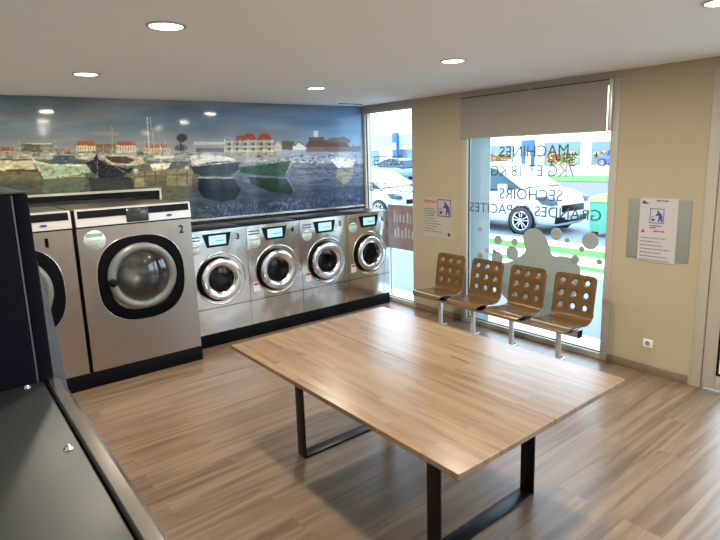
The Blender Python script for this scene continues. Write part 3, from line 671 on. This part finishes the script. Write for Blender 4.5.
for i, yc in enumerate((3.915, 3.425, 2.945, 2.465)):
    o = bpy.data.objects.new('seat_shell', sme); C.objects.link(o); o.parent = bench; o.location = (.0, yc-3.2, .425)
    sd = o.modifiers.new('s', 'SOLIDIFY'); sd.thickness = .011; sd.offset = 0
    m = MB(); m.box((.10, yc-3.2-.09, .335), (.27, yc-3.2+.09, .342), .001); m.box((.15, yc-3.2-.05, .34), (.24, yc-3.2-.03, .412)); m.box((.15, yc-3.2+.03, .34), (.24, yc-3.2+.05, .412)); m.build('seat_bracket', M['blackm'], bench)
MB().box((.20, -.845, .272), (.262, .90, .335), .003).build('beam', M['legst'], bench)
MB().box((.198, -.850, .270), (.264, -.845, .337)).build('beam_cap', M['blackm'], bench)
for yc in (4.02, 3.56, 3.08, 2.57):
    lg = MB().box((.240, yc-3.2-.019, .006), (.276, yc-3.2+.019, .272), .003).build('leg', M['legst'], bench)
    MB().box((.16, yc-3.2-.03, 0), (.34, yc-3.2+.03, .006), .002).build('foot_plate', M['legst'], lg)
    for dx in (.18, .32): MB().lathe([(.009, 0), (.009, .008), (0, .009)], (dx, yc-3.2, .006), (0, 0, 1), 8).build('bolt', M['dark'], lg)

# ------------------------------------------------------------------ notices and outlet on the window wall
def pic(parent, ya, yb, z0_, z1_, x):
    """framed pictogram of a bending figure; ya>yb, reading left to right goes down in y"""
    W_, H_ = ya-yb, z1_-z0_; fr = MB(); tk = W_*.05
    for lo, hi in (((0, 0), (W_, tk)), ((0, H_-tk), (W_, H_)), ((0, 0), (tk, H_)), ((W_-tk, 0), (W_, H_))): fr.box((x-.0004, ya-hi[0], z0_+lo[1]), (x, ya-lo[0], z0_+hi[1]))
    o = fr.build('picture_frame', M['blue'], parent)
    fg = MB(); q = lambda pts: fg.prism([(ya-a*W_, z0_+b*H_) for a, b in smooth_poly(pts, 2)], 0, x-.0006, x)
    q([(.52, .86), (.62, .86), (.66, .74), (.60, .66), (.50, .70)]); q([(.62, .72), (.78, .70), (.88, .50), (.92, .08), (.80, .08), (.76, .36), (.66, .08), (.56, .08), (.66, .44), (.58, .56), (.42, .46), (.38, .52), (.52, .68)])
    q([(.12, .30), (.34, .34), (.38, .18), (.16, .12)]); q([(.14, .46), (.24, .50), (.26, .42), (.16, .38)])
    fg.build('pictogram', M['blue'], o); return o
def textlines(parent, ya, yb, z0_, rows, dz, x, m_, h=.007):
    rr = random.Random(rows*7+1)
    for i in range(rows):
        mb = MB(); y = ya; z = z0_-i*dz; e = ya-(ya-yb)*rr.uniform(.55, 1)
        while y > e:
            w_ = rr.uniform(.012, .035); mb.box((x-.0003, max(e, y-w_), z), (x, y, z+h)); y -= w_+.006
        mb.build('print_line', m_, parent)
p = empty('wall_notice', (XW, 4.55, .92)); tag(p, 'pale notice with red heading and framed pictogram between the two windows', 'notice')
X_ = -.002; A = lambda y: y-4.55; B_ = lambda z: z-.92
MB().box((X_, A(4.105), 0), (0, 0, .455)).build('sheet', M['clearp'], p)
pic(p, A(4.325), A(4.118), B_(1.165), B_(1.362), X_)
place_text('heading', 'Attention', (X_-.0004, A(4.545), B_(1.315)), (0, -1, 0), (0, 0, 1), .205, .042, M['red'], p, bold=.02)
textlines(p, A(4.54), A(4.34), B_(1.24), 4, .026, X_, M['ink'], .009); textlines(p, A(4.54), A(4.25), B_(1.13), 6, .030, X_, M['ink'], .007)
MB().box((X_-.0005, A(4.17), B_(.945)), (X_, A(4.13), B_(.985))).build('stamp', M['ink'], p)
p = empty('wall_notice', (XW, 2.142, .955)); tag(p, 'white printed sheet with blue pictogram fixed on a grey plate beside the door', 'notice')
A = lambda y: y-2.142; B_ = lambda z: z-.955
MB().box((-.006, A(1.657), B_(.972)), (0, 0, B_(1.463)), .001).build('backing_plate', M['plate'], p)
MB().box((-.008, A(1.754), 0), (-.0062, A(2.046), B_(1.472))).build('sheet', M['paper'], p); X_ = -.008
pic(p, A(1.965), A(1.855), B_(1.27), B_(1.39), X_)
textlines(p, A(1.96), A(1.87), B_(1.245), 2, .016, X_, M['blue'], .009); textlines(p, A(1.93), A(1.80), B_(1.20), 1, .02, X_, M['red'], .012)
mb = MB(); mb.prism([(A(2.03), B_(1.19)), (A(1.995), B_(1.19)), (A(2.0125), B_(1.222))], 0, X_-.0005, X_); mb.build('warning_triangle', M['red'], p)
textlines(p, A(2.03), A(1.77), B_(1.145), 7, .030, X_, M['ink'], .006)
textlines(p, A(1.92), A(1.77), B_(1.447), 1, .02, X_, M['ink'], .010)
mb = MB(); mb.prism([(A(2.035), B_(1.425)), (A(1.965), B_(1.425)), (A(2.0), B_(1.44)), (A(2.02), B_(1.455))], 0, X_-.0005, X_); mb.build('logo', M['blue'], p)
p = empty('wall_outlet', (XW, 1.915, .257)); tag(p, 'white power outlet low on the cream wall near the door', 'outlet')
MB().box((-.009, -.041, -.036), (0, .041, .036), .003).build('cover_plate', M['whitep'], p)
MB().lathe([(.0, .0095), (.018, .0095), (.0195, .011), (.021, .009)], (0, 0, 0), (-1, 0, 0), 24).build('socket', M['plate'], p)

# ------------------------------------------------------------------ recessed ceiling lamps
LP = [(.985, 2.68, 'recessed ceiling lamp nearest, above the large washing machine side'), (1.0, 4.36, 'recessed ceiling lamp in front of the mural at the left'), (2.93, 4.32, 'recessed ceiling lamp near the corner by the mural'), (2.95, 2.66, 'recessed ceiling lamp over the table, before the blind'), (2.86, .98, 'recessed ceiling lamp cut by the right edge'),
      (.985, .98, None), (.985, -.8, None), (2.9, -.8, None)]
for x, y, lb in LP:
    r = empty('ceiling_lamp', (x, y, CEIL)); tag(r, lb or 'recessed ceiling lamp behind the viewer', 'ceiling lamp', 'recessed ceiling lamps')
    MB().lathe([(.092, 0), (.090, -.006), (.080, -.008), (.074, -.004)], (0, 0, 0), (0, 0, 1), 40).build('trim_ring', M['lampring'] if 'lampring' in M else M.setdefault('lampring', mat('lamp trim ring', (.5, .46, .40), .4)), r)
    MB().lathe([(0, -.005), (.076, -.005), (.076, -.001), (0, -.001)], (0, 0, 0), (0, 0, 1), 32).build('diffuser', M['bulb'], r)
    ld = bpy.data.lights.new('lamp_light', 'AREA'); ld.shape = 'DISK'; ld.size = .14; ld.energy = LAMP if 'LAMP' in globals() else 21; ld.color = (1, .89, .74)
    lo = bpy.data.objects.new('lamp_light', ld); C.objects.link(lo); lo.parent = r; lo.location = (0, 0, -.012)
struct(MB().box((4.0, 5.40, CEIL-.004), (4.35, 5.44, CEIL)).build('trim_2', M['gap']))

# ------------------------------------------------------------------ outside
GZ = -.10
E = dict(
    pave=mat('pale concrete paving', (.15, .175, .205), .8, noise=.06, nscale=1.5), white=mat('white kerb concrete', (.80, .82, .84), .8, noise=.04),
    road=mat('lilac grey asphalt', (.115, .10, .15), .9, noise=.06, nscale=2), grass=mat('mown grass', (.06, .19, .02), .9, noise=.45, nscale=6, bump=.5, bscale=90),
    shop=mat('white render', (.80, .80, .78), .8, noise=.02), shopglass=mat('shop window dark glass', (.10, .16, .19), .2), post=mat('fruit poster print', (.7, .45, .28), .6, noise=.7, nscale=1.6),
    teal=mat('teal fascia', (.25, .45, .46), .6), cab=mat('pale blue render', (.70, .82, .92), .8, noise=.04), bin=mat('green plastic', (.06, .30, .20), .5), binlid=mat('yellow green plastic lid', (.34, .36, .14), .5),
    carw=mat('white car paint', (.40, .44, .48), .25, coat=.6), carb=mat('blue grey car paint', (.16, .22, .38), .25, coat=.6), card=mat('dark blue car paint', (.05, .07, .20), .25, coat=.6),
    cglass=mat('car window', (.04, .07, .09), .1, spec=.2), cglass_sky=mat('windscreen', (.55, .62, .66), .08, .6), tyre=mat('tyre rubber', (.02, .02, .022), .7), alloy=mat('alloy wheel', (.55, .55, .56), .3, .8), totb=mat('blue sign panel', (.015, .07, .26), .4), toty=mat('yellow sign figure', (.75, .58, .10), .5))  # windscreen colour is paled to stand in for the white sky it reflects
struct(MB().box((XW+TH, -14, GZ-.2), (9.38, 40, GZ)).build('pavement', E['pave']))
def strip(name, xa, xb, m_, z=.0, lab=None):
    return struct(MB().box((xa, -25, GZ-.2), (xb, 95, GZ+z)).build(name, m_))
strip('grass_strip', 8.12, 8.5, E['grass'], .03); strip('grass_strip', 9.38, 9.98, E['grass'], .02); strip('kerb', 7.85, 8.12, E['white'], .04); strip('kerb', 8.5, 9.38, E['white'], .01); strip('kerb', 9.98, 10.6, E['white'], .01)
strip('parking_lane', 10.6, 16, E['pave'], 0); strip('grass_strip', 16, 16.9, E['grass'], .02); strip('kerb', 16.9, 21.5, E['white'], .01); strip('road', 21.5, 31.5, E['road'], 0); strip('grass_strip', 31.5, 38.5, E['grass'], .05); strip('kerb', 38.5, 62, E['white'], .01)
o = MB().box((XW+TH+.002, 2.3, GZ), (5.0, 5.62, .015), .004).build('threshold', E['white']); struct(o)
# pale blue column just outside the lettered window
o = MB().box((4.70, 3.715, GZ), (4.71, 4.60, 3.2)).build('frosted_screen', M['screen']); tag(o, 'pale blue frosted screen standing outside behind the left side of the lettered window', 'screen')
# red printed panel outside the corner window
p = empty('advertising_panel', (4.66, 4.74, GZ+.72)); tag(p, 'faded red advertising panel with pale lettering behind the corner window', 'sign')
E['redp'] = mat('faded red print', (.36, .22, .21), .7, noise=.35, nscale=7)
MB().box((.02, .0, .05), (.045, .62, .62), .003).build('panel', E['redp'], p)
E['palep'] = mat('pale print', (.62, .58, .60), .7)
place_text('lettering', 'Hôtel', (.017, .56, .42), (0, -1, 0), (0, 0, 1), .48, .13, E['palep'], p) if False else None
mb = MB(); rr = random.Random(4)
for row, (zz, hh) in enumerate(((.40, .14), (.20, .15))):
    y = .07
    while y < .52: wd_ = rr.uniform(.02, .05); mb.box((.0185, y, zz), (.0198, y+wd_*.6, zz+hh*rr.uniform(.6, 1))); y += wd_+.025
mb.build('faded_letters', E['palep'], p)
MB().box((.025, .03, -.72), (.045, .06, .05)).build('post', M['legst'], p); MB().box((.025, .56, -.72), (.045, .59, .05)).build('post', M['legst'], p)

# --- cars
def make_car(paint):
    r = empty('parked_car')
    st = [(-2.1, .62, .70, .30), (-2.04, .85, .80, .22), (-1.8, .98, .86, .2), (-1.2, 1.02, .885, .2), (0, 1.0, .89, .2), (.75, 1.06, .89, .2), (1.05, 1.10, .885, .2), (1.35, 1.07, .87, .2), (1.7, 1.01, .84, .2), (1.92, .94, .79, .2), (2.04, .84, .70, .2), (2.1, .64, .58, .26)]
    bm = MB(); rings = []
    for x, zt, w_, zb in st:
        half = [(0, zb), (w_*.85, zb), (w_*.98, zb+.08), (w_, (zb+zt)*.5), (w_*.985, zt-.12), (w_*.92, zt-.03), (w_*.78, zt+.005), (0, zt+.035)]
        ring = [bm.bm.verts.new((x, -a, b)) for a, b in half]+[bm.bm.verts.new((x, a, b)) for a, b in half[-2:0:-1]]
        rings.append(ring)
    for A_, B2 in zip(rings, rings[1:]):
        n_ = len(A_)
        for i in range(n_): f_ = bm.bm.faces.new((A_[i], A_[(i+1) % n_], B2[(i+1) % n_], B2[i])); f_.smooth = True
    bm.bm.faces.new(rings[0]); bm.bm.faces.new(rings[-1][::-1])
    o = bm.build('body', paint, r); sb = o.modifiers.new('s', 'SUBSURF'); sb.levels = 1; sb.render_levels = 1
    # greenhouse
    g = MB(); S4 = [(-2.0, .98, .74, .98), (-1.75, 1.55, .64, .98), (-1.3, 1.66, .63, .99), (-.4, 1.71, .63, 1.02), (.1, 1.68, .62, 1.04), (.35, 1.60, .63, 1.05), (1.25, 1.12, .74, 1.05)]
    rg = []
    for x, zt, wt, zb in S4:
        wb = .80 if -1.9 < x < 1.1 else .76
        rg.append([g.bm.verts.new(q) for q in ((x, -wb, zb), (x, -wt, zt-.03), (x, -wt*.8, zt), (x, wt*.8, zt), (x, wt, zt-.03), (x, wb, zb))])
    ig = g.mi(E['cglass']); iw = g.mi(paint); il = g.mi(E['cglass_sky'])
    for k, (A_, B2) in enumerate(zip(rg, rg[1:])):
        for i in range(5):
            f_ = g.bm.faces.new((A_[i], A_[i+1], B2[i+1], B2[i])); f_.smooth = False
            f_.material_index = iw if (i in (1, 2, 3) and 0 < k < 5) else (il if k in (5,) and i in (1, 2, 3) else ig)
    g.bm.faces.new(rg[0]); g.bm.faces.new(rg[-1][::-1]); g.build('greenhouse', None, r)
    pl_ = MB()
    for s in (-1, 1):
        pl_.tube([(1.25, s*.77, 1.08), (.35, s*.655, 1.58), (-.4, s*.665, 1.68), (-1.3, s*.665, 1.63), (-1.95, s*.79, 1.0)], .036, 8); pl_.tube([(-.35, s*.80, .98), (-.45, s*.66, 1.67)], .035, 8)
    pl_.build('roof_pillars', paint, r)
    for s in (-1, 1):
        MB().box((.68, min(s*.86, s*1.05), 1.04), (.86, max(s*.86, s*1.05), 1.20), .03).build('wing_mirror', paint, r)
        m = MB(); m.prism([(1.78, .74), (1.60, .90), (1.88, .93), (2.045, .84), (2.07, .72)], 1, s*.60 if s > 0 else -.83, s*.83 if s > 0 else -.60); m.build('headlight', E['cglass'], r)
    m = MB(); m.box((1.98, -.46, .54), (2.10, .50, .70), .01); m.box((1.98, -.66, .28), (2.09, .66, .44), .02); m.build('grille', M['dark'], r)
    MB().box((2.09, -.24, .45), (2.115, .24, .53), .004).build('number_plate', M['whitep'], r)
    for s in (-1, 1):
        for x in (1.27, -1.3):
            MB().lathe([(0, 0), (.365, 0), (.365, .012), (0, .012)], (x, s*.885, .32), (0, s, 0), 36).build('wheel_arch', M['gap'], r)
            wh = MB().lathe([(.2, 0), (.31, .0), (.33, .02), (.33, .16), (.31, .2), (.235, .2), (.225, .18), (.22, .12)], (x, s*.72, .33), (0, s, 0), 36).build('wheel', E['tyre'], r)
            a_ = MB(); a_.lathe([(.232, .185), (.232, .2), (.215, .2), (.205, .17)], (x, s*.72, .33), (0, s, 0), 36)
            a_.lathe([(.05, .17), (.05, .2), (0, .205)], (x, s*.72, .33), (0, s, 0), 20)
            for q in range(5):
                for dq in (-.13, .13):
                    an = q*2*PI/5+.3; a2 = an+dq*1.6
                    a_.tube([(x+.04*math.cos(an+dq*3), s*.905, .33+.04*math.sin(an+dq*3)), (x+.222*math.cos(a2), s*.91, .33+.222*math.sin(a2))], .014, 6)
            a_.build('rim', E['alloy'], wh)
    return r
car = make_car(E['carw']); car.location = (11.93, 9.05, GZ); car.rotation_euler.z = -PI/2; tag(car, 'white hatchback parked outside, front wheel seen through the lettered window', 'car')
c2 = copy_tree(car); c2.location = (11.95, 14.35, GZ); c2.scale = (1, 1, .87); tag(c2, 'white car parked outside, bonnet seen through the corner window', 'car')
c3 = make_car(E['carb']); c3.location = (30, 33.6, GZ); c3.rotation_euler.z = PI/2; tag(c3, 'blue grey car far across the street, seen through the corner window', 'car')
c4 = make_car(E['card']); c4.location = (43, 21.2, .5); c4.scale = (.85, .85, .9); c4.rotation_euler.z = PI/2; tag(c4, 'small dark blue car far across the street, behind the right edge of the lettered window', 'car')
c5 = copy_tree(car); c5.location = (20, 17.2, GZ); tag(c5, 'white car on the road, its windscreen above the roof of the parked hatchback', 'car')
# wheelie container
p = empty('rubbish_container', (11.75, 5.25, GZ)); tag(p, 'green rubbish container with pale yellow lid outside the lettered window', 'rubbish container')
MB().prism([(.04, .12), (1.16, .12), (1.2, .80), (0, .80)], 0, 0, .9).build('bin_body', E['bin'], p)
MB().prism([(-.03, .80), (1.23, .80), (1.2, .92), (.9, .99), (.3, .99), (0, .92)], 0, -.03, .93).build('lid', E['binlid'], p)
for x in (.1, .8):
    for y in (.1, 1.1): MB().lathe([(0, 0), (.08, 0), (.08, .04), (0, .04)], (x, y, .08), (1, 0, 0), 16).build('wheel', E['tyre'], p)
# supermarket across the street
struct(MB().box((40.5, -10, GZ), (60, 90, .5)).build('forecourt', E['white']))
p = empty('shop_building', (46, 16, GZ)); tag(p, 'white shop building with fruit posters across the street', 'building')
MB().box((0, -20, 0), (8, 60, 6.5)).build('wall', E['shop'], p)
MB().box((-.6, 27, 3.1), (-.02, 60, 4.4)).build('fascia', E['teal'], p)
def poster(ya, yb, za, zb, seed):
    f_ = MB().box((-.12, ya, za), (-.02, yb, zb)).build('window', E['shopglass'], p)
    mb = MB(); rr = random.Random(seed); cs = [mat('orange fruit print', (.42, .20, .06), .6)]*3+[mat('yellow fruit print', (.48, .36, .10), .6)]*2+[mat('red fruit print', (.36, .07, .05), .6), mat('green leaf print', (.07, .22, .1), .6), mat('pale print area', (.5, .48, .42), .6)]
    y = ya+.15
    while y < yb-.5:
        z = za+.15
        while z < za+(zb-za)*.5:
            rd = rr.uniform(.10, .22); mb.lathe([(0, .02), (rd, .02), (rd, 0)], (-.13, y+rd*.7, z+rd*.6), (-1, 0, 0), 12, m=rr.choice(cs)); z += rd*1.2
        y += .26
    mb.build('poster', None, f_)
poster(10.3, 13.9, .55, 2.7, 1); poster(6.2, 9.2, .55, 2.6, 2); poster(17.4, 21.2, .75, 2.6, 3)
for a in (24, 31, 38): MB().box((-.1, a, .3), (-.02, a+4, 2.6)).build('window', E['shopglass'], p)
mb = MB(); rr = random.Random(9)
y = 10.5
while y < 17: h_ = rr.uniform(.3, .6); mb.box((-.12, y, 2.95), (-.02, y+rr.uniform(.25, .6), 2.95+h_), m=mat('pink sign print', (.8, .45, .4), .6)); y += .95
mb.build('sign_letters', None, p)
p = empty('totem_sign', (45, 30.6, GZ)); tag(p, 'tall blue totem sign across the street above the white hatchback', 'sign')
MB().box((0, 0, 0), (.4, 1.25, 3.0), .03).build('panel', E['totb'], p)
m = MB(); m.lathe([(0, .01), (.2, .01), (.2, 0)], (-.002, .45, 1.75), (-1, 0, 0), 16); m.box((-.012, .2, .5), (-.002, .7, 1.55)); m.build('yellow_figure', E['toty'], p)
p = empty('totem_sign', (45, 49.6, GZ)); tag(p, 'blue pillar sign across the street seen through the corner window', 'sign')
MB().box((0, 0, 0), (.4, .9, 4.6), .03).build('panel', E['totb'], p); MB().box((-.01, .15, 2.6), (-.001, .75, 3.4)).build('white_field', M['whitep'], p)

# ------------------------------------------------------------------ daylight
w = bpy.data.worlds.new('sky'); bpy.context.scene.world = w; w.use_nodes = True
n = w.node_tree.nodes; l = w.node_tree.links; bg = n['Background']
tc = n.new('ShaderNodeTexCoord'); sp = n.new('ShaderNodeSeparateXYZ'); l.new(tc.outputs['Generated'], sp.inputs[0])
cr = n.new('ShaderNodeValToRGB'); l.new(sp.outputs['Z'], cr.inputs[0]); e = cr.color_ramp.elements
e[0].position = .0; e[0].color = (.66, .83, 1, 1); e[1].position = .7; e[1].color = (.60, .79, 1, 1)
l.new(cr.outputs[0], bg.inputs['Color']); bg.inputs['Strength'].default_value = 5.6
sc = bpy.context.scene
sc.view_settings.view_transform = 'Standard'; sc.view_settings.look = 'None'; sc.view_settings.gamma = 1; sc.view_settings.use_curve_mapping = False; sc.view_settings.exposure = 0.34
